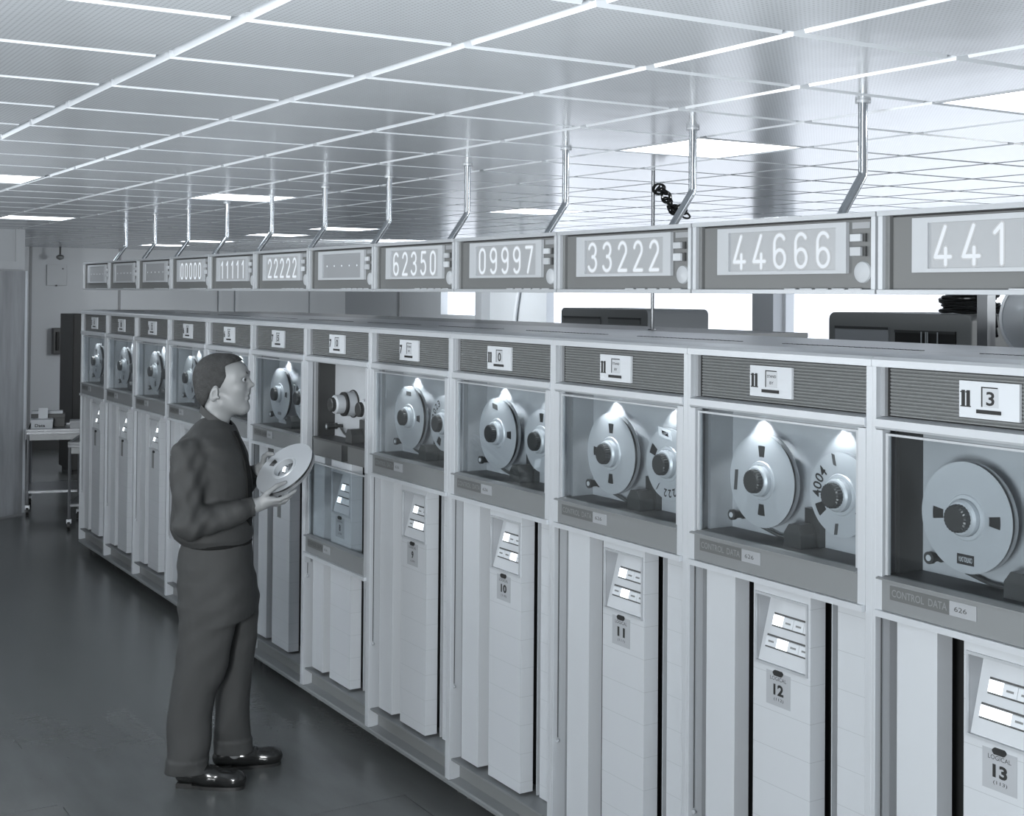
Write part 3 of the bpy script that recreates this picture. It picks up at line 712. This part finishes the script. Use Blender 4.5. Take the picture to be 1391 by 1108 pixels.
def cart(loc, rz, wx, wy, h, label):
    t = empty('utility_cart', loc, label, 'cart', None, rz)
    MB().box(-wx, 0, 0, wy, h-.035, h-.01).box(-wx, 0, 0, .012, h-.01, h+.012).box(-wx, 0, wy-.012, wy, h-.01, h+.012).box(-.012, 0, .012, wy-.012, h-.01, h+.012).box(-wx, -wx+.012, .012, wy-.012, h-.01, h+.012).build('top_tray', 'steel', t, bevel=.002)
    MB().box(-wx+.01, -.01, .01, wy-.01, h-.09, h-.036).build('apron', 'sash', t)
    MB().box(-wx+.005, -.005, .005, wy-.005, .20, .222).build('lower_shelf', 'steel', t)
    for lx in (-.015, -wx+.015):
        for ly in (.015, wy-.015):
            lg = MB().tube([(lx, ly, .09), (lx, ly, h-.036)], .0135, 10).build('leg', 'steel', t, smooth=True)
            MB().box(lx-.012, lx+.012, ly-.02, ly+.02, .055, .09).build('caster_fork', 'alu', lg)
            w = MB().lathe(lx, .036, [(0, ly-.012), (.034, ly-.012), (.036, ly), (.034, ly+.012), (0, ly+.012)], 20).build('caster_wheel', 'black', lg, smooth=True)
    return t
cart((-1.84, -.03, 0), math.radians(-14), .62, .66, .775, 'steel cart with casters holding paper boxes, beside the door')
cart((-.90, .12, 0), math.radians(-22), .58, .60, .745, 'steel cart with casters tucked behind the end of the drive row')
def small_box(loc, rz, sx, sy, sz, m, label, lid=True, txt=None):
    t = empty('storage_box', loc, label, 'box', 'boxes on the cart', rz)
    MB().box(0, sx, 0, sy, 0, sz*.7).build('body', m, t, bevel=.002); MB().box(-.003, sx+.003, -.003, sy+.003, sz*.7, sz).build('lid', m, t, bevel=.002)
    if txt:
        tb = MB(); vs, fs = text_polys(txt, .02); tb.add([(sx+.0045, .035+v[0]*.09, sz*.2+v[1]*.03) for v in vs], fs); tb.build('lettering', 'ink', t)
    return t
small_box((-2.24, .10, .766), math.radians(-14), .18, .19, .085, 'paper', 'white carton with writing on its side, on the steel cart', txt='Data')
small_box((-2.40, .135, .766), math.radians(-14), .15, .30, .12, 'dark', 'dark box behind the white carton on the steel cart')
t = MB().box(0, .12, 0, .28, 0, .025).build('paper_stack', 'paper'); t.location = (-2.41, .138, .8865); t.rotation_euler = (0, 0, math.radians(-14)); tag(t, 'flat white paper stack lying on the dark box', 'paper')
t = MB().prismx([(0, 0), (.085, 0), (.085, .10), (0, .10)], 0, .004).build('note_card', 'paper'); t.location = (-2.17, .145, .8515); t.rotation_euler = (0, math.radians(-8), math.radians(-14)); tag(t, 'white card standing on the white carton', 'card')
small_box((-2.09, .42, .766), math.radians(-14), .16, .10, .075, 'greylt', 'small pale box at the right end of the steel cart')

# ================================================================== MAN
def surface_nets(fn_prims, lo, hi, h):
    """iso-surface of a list of signed distance pieces on a regular grid"""
    lo = np.array(lo); hi = np.array(hi); n = np.ceil((hi-lo)/h).astype(int)+1
    Fd = np.full(n, 1.0, dtype=np.float32)
    ax = [lo[i]+h*np.arange(n[i]) for i in range(3)]
    for (bl, bh, fn, mode, k) in fn_prims:
        a = np.maximum(((np.array(bl)-lo)/h).astype(int)-1, 0); b = np.minimum(((np.array(bh)-lo)/h).astype(int)+2, n)
        if np.any(b <= a): continue
        X, Y, Z = np.meshgrid(ax[0][a[0]:b[0]], ax[1][a[1]:b[1]], ax[2][a[2]:b[2]], indexing='ij')
        d = fn(X, Y, Z).astype(np.float32); S = (slice(a[0], b[0]), slice(a[1], b[1]), slice(a[2], b[2])); c = Fd[S]
        if mode == '+':
            if k > 0:
                hh = np.clip(.5+.5*(c-d)/k, 0, 1); Fd[S] = c*(1-hh)+d*hh-k*hh*(1-hh)
            else: Fd[S] = np.minimum(c, d)
        elif mode == '-':
            hh = np.clip(.5-.5*(c+d)/k, 0, 1); Fd[S] = c*(1-hh)+(-d)*hh+k*hh*(1-hh)
        elif mode == '&': Fd[S] = np.maximum(c, d)
    s = Fd < 0
    corners = [(i, j, l) for i in (0, 1) for j in (0, 1) for l in (0, 1)]
    m = n-1
    def sub(A, c): return A[c[0]:c[0]+m[0], c[1]:c[1]+m[1], c[2]:c[2]+m[2]]
    cnt = sum(sub(s, c).astype(np.int8) for c in corners); act = (cnt > 0) & (cnt < 8)
    P = np.argwhere(act); V = np.zeros((len(P), 3)); Wt = np.zeros(len(P))
    for c in corners:
        for axi in range(3):
            if c[axi]: continue
            e = list(c); e[axi] = 1
            f0 = Fd[P[:, 0]+c[0], P[:, 1]+c[1], P[:, 2]+c[2]]; f1 = Fd[P[:, 0]+e[0], P[:, 1]+e[1], P[:, 2]+e[2]]
            x = (f0 < 0) != (f1 < 0); t = np.where(x, f0/np.where(f0 == f1, 1, f0-f1), 0)
            q = np.tile(np.array(c, float), (len(P), 1)); q[:, axi] += t
            V += q*x[:, None]; Wt += x
    V = lo + (P + V/np.maximum(Wt, 1)[:, None])*h
    idx = np.full(m, -1, dtype=np.int64); idx[act] = np.arange(len(P))
    # argwhere and boolean indexing share C order
    F = []
    for axi in range(3):
        o = [x for x in range(3) if x != axi]
        sl0 = [slice(1, m[i]) for i in range(3)]; sl0[axi] = slice(0, m[axi])
        A = s[tuple(sl0)]; sl1 = list(sl0); sl1[axi] = slice(1, m[axi]+1); B = s[tuple(sl1)]
        E_ = np.argwhere(A != B)
        off = np.array([1, 1, 1]); off[axi] = 0; E0 = E_+off
        flip = A[tuple(E_.T)]
        def g(da, db):
            q = E0.copy(); q[:, o[0]] -= da; q[:, o[1]] -= db; return idx[tuple(q.T)]
        quad = np.stack([g(1, 1), g(0, 1), g(0, 0), g(1, 0)], 1)
        if axi == 1: flip = ~flip
        quad[flip] = quad[flip][:, ::-1]
        F.append(quad)
    F = np.concatenate(F); F = F[(F >= 0).all(1)]
    return V, F
def cap(a, b, ra, rb, k=.02, mode='+', sq=1.0):
    a = np.array(a, float); b = np.array(b, float); r = max(ra, rb)+k+.015
    def fn(X, Y, Z):
        ba = b-a; L = ba@ba+1e-12
        t = np.clip(((X-a[0])*ba[0]+(Y-a[1])*ba[1]+(Z-a[2])*ba[2])/L, 0, 1)
        return np.sqrt((X-a[0]-t*ba[0])**2+((Y-a[1]-t*ba[1])/sq)**2+(Z-a[2]-t*ba[2])**2)-(ra+(rb-ra)*t)
    return (np.minimum(a, b)-r, np.maximum(a, b)+r, fn, mode, k)
def ell(c, s, k=.02, mode='+', tilt=0):
    c = np.array(c, float); s = np.array(s, float); r = s.max()+k+.015
    ct, st = math.cos(tilt), math.sin(tilt)
    def fn(X, Y, Z):
        x, y, z = X-c[0], Y-c[1], Z-c[2]; x, z = x*ct+z*st, -x*st+z*ct
        q = np.sqrt((x/s[0])**2+(y/s[1])**2+(z/s[2])**2); return (q-1)*s.min()
    return (c-r, c+r, fn, mode, k)
def stack(rows, k=.02, mode='+', fold=None, expn=2.0):
    """elliptic sections: rows of (z, cu, cv, au, av)"""
    R = np.array(sorted(rows)); z = R[:, 0]
    lo = [min(R[:, 1]-R[:, 3])-.05, min(R[:, 2]-R[:, 4])-.05, z[0]-.03]; hi = [max(R[:, 1]+R[:, 3])+.05, max(R[:, 2]+R[:, 4])+.05, z[-1]+.03]
    def fn(X, Y, Z):
        cu = np.interp(Z, z, R[:, 1]); cv = np.interp(Z, z, R[:, 2]); au = np.interp(Z, z, R[:, 3]); av = np.interp(Z, z, R[:, 4])
        x, y = (X-cu), (Y-cv)
        q = (np.abs(x/au)**expn+np.abs(y/av)**expn)**(1/expn)
        d = (q-1)*np.minimum(au, av)
        if fold: d = d+fold(X, Y, Z)
        d = np.maximum(d, np.maximum(z[0]-Z, Z-z[-1])); return d
    return (lo, hi, fn, mode, k)
def sdf_obj(name, prims, lo, hi, h, m, parent):
    V, F = surface_nets(prims, lo, hi, h)
    me = D.meshes.new(name); me.from_pydata(V.tolist(), [], F.tolist()); me.update(); me.materials.append(M[m])
    me.polygons.foreach_set('use_smooth', [True]*len(me.polygons))
    o = D.objects.new(name, me); COL.objects.link(o); o.parent = parent
    sm = o.modifiers.new('smooth', 'SMOOTH'); sm.factor = .5; sm.iterations = 2
    return o
S_ = .003116
def U(px): return (px-290)*S_
def Zp(py): return (1056-py)*S_
man = empty('person', (5.385, -.742, 0), 'man with short hair in dark shirt and tie, holding a tape reel and looking up', 'person', None, math.radians(58.3))
# --- body: one continuous surface
hd = []
hd += [ell((U(292), 0, Zp(512)), (.108, .077, .103)), ell((U(313), 0, Zp(531)), (.060, .062, .088), .03), ell((U(318), 0, Zp(508)), (.040, .060, .050), .03)]
hd += [cap((U(320), 0, Zp(552)), (U(326.5), 0, Zp(551)), .022, .020, .02)]
for s in (-1, 1):
    hd += [cap((U(324), s*.012, Zp(553)), (U(299), s*.052, Zp(545)), .019, .020, .03), ell((U(322), s*.038, Zp(526)), (.022, .020, .020), .02)]
hd += [cap((U(327), -.034, Zp(507)), (U(327), .034, Zp(507)), .012, .012, .018)]
hd += [cap((U(329), 0, Zp(511)), (U(336), 0, Zp(520)), .008, .0095, .010), ell((U(337.2), 0, Zp(521.5)), (.0125, .0115, .0095), .008), ell((U(333.5), -.011, Zp(523)), (.009, .008, .008), .006), ell((U(333.5), .011, Zp(523)), (.009, .008, .008), .006)]
hd += [ell((U(331), 0, Zp(529)), (.014, .024, .012), .012), cap((U(332.3), -.017, Zp(533.5)), (U(332.3), .017, Zp(533.5)), .0062, .0062, .008), cap((U(331.8), -.016, Zp(539.5)), (U(331.8), .016, Zp(539.5)), .0072, .0072, .008)]
for s in (-1, 1):
    hd += [cap((U(334), 0, Zp(536.8)), (U(327.5), s*.028, Zp(538.5)), .0016, .0014, .003, '-')]
    hd += [ell((U(330), s*.034, Zp(513.5)), (.016, .017, .011), .010, '-')]
    hd += [ell((U(325.3), s*.032, Zp(513.5)), (.0135, .0135, .0125), .004)]
    hd += [ell((U(291), s*.079, Zp(532)), (.018, .009, .033), .006, '+', -.25), ell((U(292), s*.089, Zp(531)), (.011, .009, .021), .003, '-', -.25), ell((U(297), s*.081, Zp(537)), (.006, .006, .006), .004)]
neck = [cap((U(280), 0, Zp(600)), (U(294), 0, Zp(545)), .062, .058, .03)]
# arms: shoulder, elbow, wrist
RS, RE, RW = (U(262), -.185, Zp(608)), (U(272), -.235, Zp(700)), (.195, -.140, 1.176)
LS, LE, LW = (U(272), .185, Zp(608)), (.02, .25, 1.14), (.155, .135, 1.285)
torso = stack([(.88, U(292), 0, .11, .13), (1.0, U(292), 0, .11, .125), (1.2, U(286), 0, .12, .13), (1.36, U(282), 0, .11, .15), (1.44, U(281), 0, .07, .13), (1.50, U(281), 0, .05, .07)], .03)
limbs = [torso, cap((RS[0], RS[1]+.03, RS[2]-.03), RE, .042, .036), cap(RE, RW, .036, .029), cap((LS[0], LS[1]-.03, LS[2]-.03), LE, .042, .036), cap(LE, LW, .036, .029)]
limbs += [cap((U(290), -.075, .90), (U(280), -.095, .50), .07, .055), cap((U(280), -.095, .50), (U(262), -.10, .08), .055, .04), cap((U(298), .075, .90), (U(312), .095, .50), .07, .055), cap((U(312), .095, .50), (U(312), .11, .08), .055, .04)]
def finger(pts, r0, r1): return [cap(pts[i], pts[i+1], r0+(r1-r0)*i/(len(pts)-1), r0+(r1-r0)*(i+1)/(len(pts)-1), .004) for i in range(len(pts)-1)]
hands = [cap(RW, (.225, -.150, 1.186), .028, .026, .012), cap((.225, -.150, 1.190), (.276, -.148, 1.198), .024, .018, .012), cap((.225, -.135, 1.180), (.262, -.122, 1.183), .020, .015, .012), cap((.228, -.156, 1.200), (.272, -.164, 1.205), .018, .013, .012)]
hands += finger([(.272, -.166, 1.203), (.300, -.170, 1.206), (.328, -.160, 1.218), (.360, -.142, 1.238)], .0105, .0080)
hands += finger([(.270, -.152, 1.193), (.298, -.154, 1.192), (.322, -.142, 1.200), (.344, -.124, 1.222)], .0105, .0080)
hands += finger([(.266, -.137, 1.186), (.290, -.136, 1.182), (.310, -.124, 1.188), (.326, -.106, 1.210)], .0100, .0078)
hands += finger([(.258, -.122, 1.180), (.278, -.117, 1.176), (.294, -.106, 1.183), (.304, -.092, 1.200)], .0092, .0072)
hands += finger([(.222, -.162, 1.205), (.248, -.166, 1.232), (.282, -.150, 1.258), (.316, -.128, 1.2715)], .0130, .0088)
hands += [cap(LW, (.18, .118, 1.300), .028, .026, .012), cap((.18, .118, 1.300), (.222, .105, 1.305), .024, .017, .012), cap((.185, .095, 1.290), (.225, .080, 1.292), .018, .014, .012)]
hands += finger([(.222, .118, 1.312), (.245, .115, 1.322), (.268, .105, 1.340), (.288, .095, 1.352)], .0105, .008)
hands += finger([(.225, .104, 1.304), (.250, .100, 1.312), (.275, .090, 1.328), (.295, .078, 1.340)], .0105, .008)
hands += finger([(.224, .090, 1.296), (.248, .084, 1.302), (.270, .072, 1.316), (.288, .060, 1.328)], .0100, .0078)
hands += finger([(.218, .076, 1.288), (.238, .068, 1.291), (.256, .058, 1.302), (.270, .046, 1.314)], .0092, .0072)
hands += finger([(.180, .100, 1.322), (.188, .080, 1.352), (.206, .062, 1.366), (.230, .050, 1.366)], .0130, .0088)
sdf_obj('body', hd+neck+limbs+hands, (-.28, -.34, .02), (.44, .34, 1.84), .0048, 'skin', man)
# --- hair
HZ = [Zp(y) for y in (565, 556, 548, 540, 531, 524, 515, 508, 500, 495, 491, 487, 470)]
HU = [U(x) for x in (262, 271, 275, 281, 284, 299, 304, 307, 305, 304, 312, 326, 326)]
def hair_line(X, Y, Z): return (X - np.interp(Z, HZ, HU))*.8
hair = [ell((U(291.4), 0, Zp(511.8)), (.1110, .0800, .1060), .01), ell((U(308), 0, Zp(493.5)), (.052, .055, .042), .02), ell((U(279), 0, Zp(534)), (.055, .058, .058), .03)]
hair += [([-1]*3, [1, 1, 3], hair_line, '&', 0), ([-1]*3, [1, 1, 3], lambda X, Y, Z: (Zp(553)-Z), '&', 0)]
ho = sdf_obj('hair', hair, (-.14, -.10, 1.55), (.14, .10, 1.84), .0035, 'hair', man)
for s in (-1, 1):
    e = MB(); bm = bmesh.new(); bmesh.ops.create_uvsphere(bm, u_segments=16, v_segments=10, radius=.0105); me = D.meshes.new('eye'); bm.to_mesh(me); bm.free(); me.materials.append(M['eye'])
    o = D.objects.new('eye', me); COL.objects.link(o); o.parent = man; o.location = (U(327.6), s*.0355, Zp(513.3))
    MB().lathe(0, 0, [(0, -.0112), (.0042, -.0105), (.0062, -.0088)], 14).build('iris', 'black', o).rotation_euler = (0, 0, math.radians(90+s*30))
    MB().tube([(U(332), s*.012, Zp(507.5)), (U(330.8), s*.030, Zp(504)), (U(325), s*.051, Zp(505.5))], [.004, .0055, .0025], 8).build('eyebrow', 'hair', man)
# --- shirt
def fold_shirt(X, Y, Z):
    return .0035*np.sin(26*Z+9*X+7*Y+1.5*np.sin(14*X))*np.exp(-((Z-1.09)/.10)**2) + .0025*np.sin(40*(Z*.7+X)+5*np.sin(9*Z))
sh_rows = []
for y, xa, xb, av in ((562, 274, 300, .045), (570, 266, 306, .085), (578, 258, 313, .125), (590, 247, 319, .165), (602, 237, 324, .190), (620, 230, 331, .198), (640, 229, 335, .195), (670, 232, 337, .182), (700, 229, 337, .178), (716, 231, 337.5, .182), (727, 237, 338, .178), (736, 246, 336, .162), (740, 252, 332, .150)):
    sh_rows.append((Zp(y), U((xa+xb)/2), 0, (xb-xa)/2*S_, av))
def wr(prims):
    out = []
    for (bl, bh, fn, mode, k) in prims:
        out.append((bl, bh, (lambda f: (lambda X, Y, Z: f(X, Y, Z)+.0032*np.sin(55*Z-38*X+3*np.sin(20*X+11*Y))+.002*np.sin(70*X+50*Y+30*Z)))(fn), mode, k))
    return out
CR = (.176, -.146, 1.172); CL = (.135, .150, 1.268)
shirt = [stack(sh_rows, .02, fold=fold_shirt, expn=2.3)] + wr([cap((RS[0]+.004, RS[1]+.01, RS[2]-.012), (RE[0]-.002, RE[1], RE[2]), .066, .058, .035), cap((RE[0]+.002, RE[1], RE[2]-.002), (.12, -.18, 1.150), .058, .050, .03), cap((.12, -.18, 1.150), CR, .050, .039, .01),
    cap(LS, LE, .064, .056, .035), cap(LE, CL, .056, .038, .03)])
# cut-outs for wrists and neck
shirt += [cap(CR, (.26, -.10, 1.20), .0335, .0335, .003, '-'), cap((U(292), 0, Zp(575)), (U(297), 0, Zp(540)), .058, .064, .004, '-')]
def cutcuff(c, d):
    c = np.array(c); d = np.array(d); d = d/np.linalg.norm(d)
    return (c-.09, c+.12, lambda X, Y, Z: np.where((np.sqrt((X-c[0])**2+(Y-c[1])**2+(Z-c[2])**2) < .09), (X-c[0])*d[0]+(Y-c[1])*d[1]+(Z-c[2])*d[2], -1.0), '&', 0)
shirt.append(cutcuff((.188, -.142, 1.176), (1, .45, .3)))
sho = sdf_obj('shirt', shirt, (-.24, -.34, .96), (.24, .34, 1.56), .005, 'shirt', man)
# cuff bands
def band(c, d, r, w, m, name, parent):
    d = Vector(d).normalized(); c = Vector(c)
    return MB().tube([c-d*w/2, c-d*w/2+d*.001, c+d*w/2-d*.001, c+d*w/2], [r*.92, r, r*.97, r*.86], 28).build(name, m, parent, smooth=True)
band((.166, -.150, 1.1685), (.9, .30, .16), .0410, .046, 'shirt', 'cuff', sho)
band((.135, .148, 1.264), (.75, -.6, .8), .0385, .040, 'shirt', 'cuff', sho)
# collar
mb = MB(); n = 40; vs = []
for i in range(n+1):
    t = -math.pi+2*math.pi*i/n; c_, s_ = math.cos(t), math.sin(t)
    cu, cz = U(291.5), Zp(567)
    zt = cz - .047*c_ + .012; 
    for (rr, dz) in ((.0635, .0), (.0665, .002), (.074, -.030), (.0715, -.031)):
        vs.append((cu+rr*c_*1.02 + .004*c_, rr*s_, zt+dz-.004*max(c_, 0)))
fs = []
for i in range(n):
    for k_ in range(4): fs.append((i*4+k_, i*4+(k_+1) % 4, (i+1)*4+(k_+1) % 4, (i+1)*4+k_))
mb.add(vs, fs).build('collar', 'shirt', sho, smooth=True)
# tie: follows the front of the shirt, a little on the camera side
mb = MB(); pts = []
srt = sorted(sh_rows); zz = [r[0] for r in srt]
def front(z, v):
    cu = np.interp(z, zz, [r[1] for r in srt]); au = np.interp(z, zz, [r[3] for r in srt]); av = np.interp(z, zz, [r[4] for r in srt])
    return cu+au*max(0, 1-abs(v/av)**2.3)**(1/2.3)
rows = []
for y, w in ((583, .014), (588, .020), (593, .014), (605, .020), (625, .025), (650, .029), (680, .033), (703, .036), (712, .004)):
    z = Zp(y); vc = -.040+.014*(y-583)/120
    r = []
    for dv in (-w, -w*.4, w*.4, w): r.append((front(z, vc+dv)+.008, vc+dv, z))
    for dv in (w, -w): r.append((front(z, vc+dv)-.006, vc+dv, z))
    rows.append(r)
vs = [p for r in rows for p in r]; fs = [(i*6+k_, i*6+(k_+1) % 6, (i+1)*6+(k_+1) % 6, (i+1)*6+k_) for i in range(len(rows)-1) for k_ in range(6)] + [tuple(range(6)), tuple(range(len(vs)-6, len(vs)))]
mb.add(vs, fs).build('necktie', 'tie', man, smooth=True)
# --- trousers
def fold_tr(X, Y, Z): return .0042*np.sin(26*(Z*.55-X*1.1)+3*np.sin(7*Z+5*Y))*np.clip((.85-Z)*3, .2, 1)+.0012*np.sin(48*Z-45*X+3*np.sin(9*Z))
def rows_of(L): return [(Zp(y), U((a+b)/2), v, (b-a)/2*S_, w) for y, a, b, v, w in L]
tr_ = [stack(rows_of([(734, 247, 336, 0, .158), (745, 243, 338, 0, .165), (765, 240, 340, 0, .175), (790, 242, 342, 0, .178), (815, 249, 343, 0, .172), (835, 254, 342, 0, .160)]), .03, fold=fold_tr, expn=2.4),
       stack(rows_of([(765, 262, 310, -.075, .050), (785, 250, 325, -.085, .080), (815, 247, 329, -.092, .090), (835, 250, 326, -.094, .088), (860, 250, 319, -.096, .085), (895, 246, 313, -.098, .080), (915, 242, 308, -.100, .078), (930, 240, 301, -.100, .076), (960, 237, 296, -.100, .074), (1000, 235, 291.5, -.100, .073), (1017, 235, 290.5, -.100, .072), (1018.5, 233, 292.5, -.100, .077), (1036, 233.5, 291.5, -.100, .077)]), .03, fold=fold_tr, expn=2.2),
       stack(rows_of([(765, 285, 325, .075, .050), (785, 272, 338, .085, .080), (815, 274, 344, .092, .090), (860, 282, 343.5, .094, .085), (900, 286, 339, .098, .078), (931, 287, 335.5, .10, .074), (960, 285, 333, .105, .072), (1000, 284, 334, .11, .072), (1013, 284, 335, .115, .071), (1014.5, 283, 337, .115, .076), (1033, 284, 336, .118, .076)]), .03, fold=fold_tr, expn=2.2)]
tr_ += [([-1, -1, 1.0], [1, 1, 1.1], lambda X, Y, Z: Z-1.022, '&', 0)]
tro = sdf_obj('trousers', tr_, (-.24, -.26, .02), (.24, .26, 1.06), .0055, 'trousers', man)
MB().tube([(U(291.5)+(.137)*math.cos(a), (.158)*math.sin(a), 1.003) for a in [i*2*math.pi/40 for i in range(41)]], .012, 8).build('belt', 'tie', man, smooth=True)
# --- shoes
def shoe(cx, cy, ang, L):
    t = empty('s', (0, 0, 0), None, None); 
    P = [cap((-.105, 0, .050), (.0, 0, .048), .036, .038, .02), cap((0, 0, .046), (.115, 0, .036), .038, .034, .03), ell((.105, 0, .036), (.055, .045, .036), .02), cap((-.085, 0, .06), (-.075, 0, .13), .036, .040, .02)]
    P += [([-1]*3, [1]*3, lambda X, Y, Z: .012-Z, '&', 0)]
    D.objects.remove(t)
    o = sdf_obj('shoe', P, (-.18, -.08, -.01), (.2, .08, .17), .004, 'shoe', man)
    o.location = (cx, cy, 0); o.rotation_euler = (0, 0, ang)
    n = 40; pts = []
    for i in range(n):
        a = 2*math.pi*i/n; x = math.cos(a); y = math.sin(a)
        w = .041+.008*x if x > -.2 else .036
        pts.append((.012+.143*x, w*np.sign(y)*abs(y)**.7))
    vs = [(p[0], p[1], .0) for p in pts]+[(p[0], p[1], .0135) for p in pts]
    MB().add(vs, [tuple(range(n)), tuple(range(2*n-1, n-1, -1))]+[(i, (i+1) % n, (i+1) % n+n, i+n) for i in range(n)]).build('sole', 'black', o)
    MB().box(-.128, -.06, -.032, .032, 0, .020).build('heel', 'black', o)
    mb = MB()
    for q in range(4): mb.tube([(.02+.014*q, -.016, .083-.004*q), (.024+.014*q, 0, .087-.004*q), (.02+.014*q, .016, .083-.004*q)], .0022, 6)
    mb.build('laces', 'tie', o)
    return o
shoe(U(291), -.105, math.radians(-5), .29)
shoe(U(325), .135, math.radians(16), .29)

# --- reel in his hands
ud = Vector((math.cos(math.radians(58.3)), math.sin(math.radians(58.3)), 0)); vd = Vector((-ud.y, ud.x, 0)); zd = Vector((0, 0, 1))
def L2W(p): return Vector(man.location)+ud*p[0]+vd*p[1]+zd*p[2]
held = make_reel((0, 0, 0), .137, 'silver tape reel tilted in the hands of the man', cuts=(118,), pack=.80, group='tape reels', th=.024)
nrm = (ud*-.453+vd*-.52+zd*.717).normalized(); e1 = (ud*.845+zd*.534).normalized(); yy = -nrm; zz_ = e1.cross(yy)
e1 = yy.cross(zz_).normalized(); zz_ = e1.cross(yy).normalized()
R_ = Matrix((e1, yy, zz_)).transposed()
held.matrix_world = Matrix.Translation(L2W((.299, -.03, 1.310))) @ R_.to_4x4()
del held['group']
bpy.context.view_layer.update()
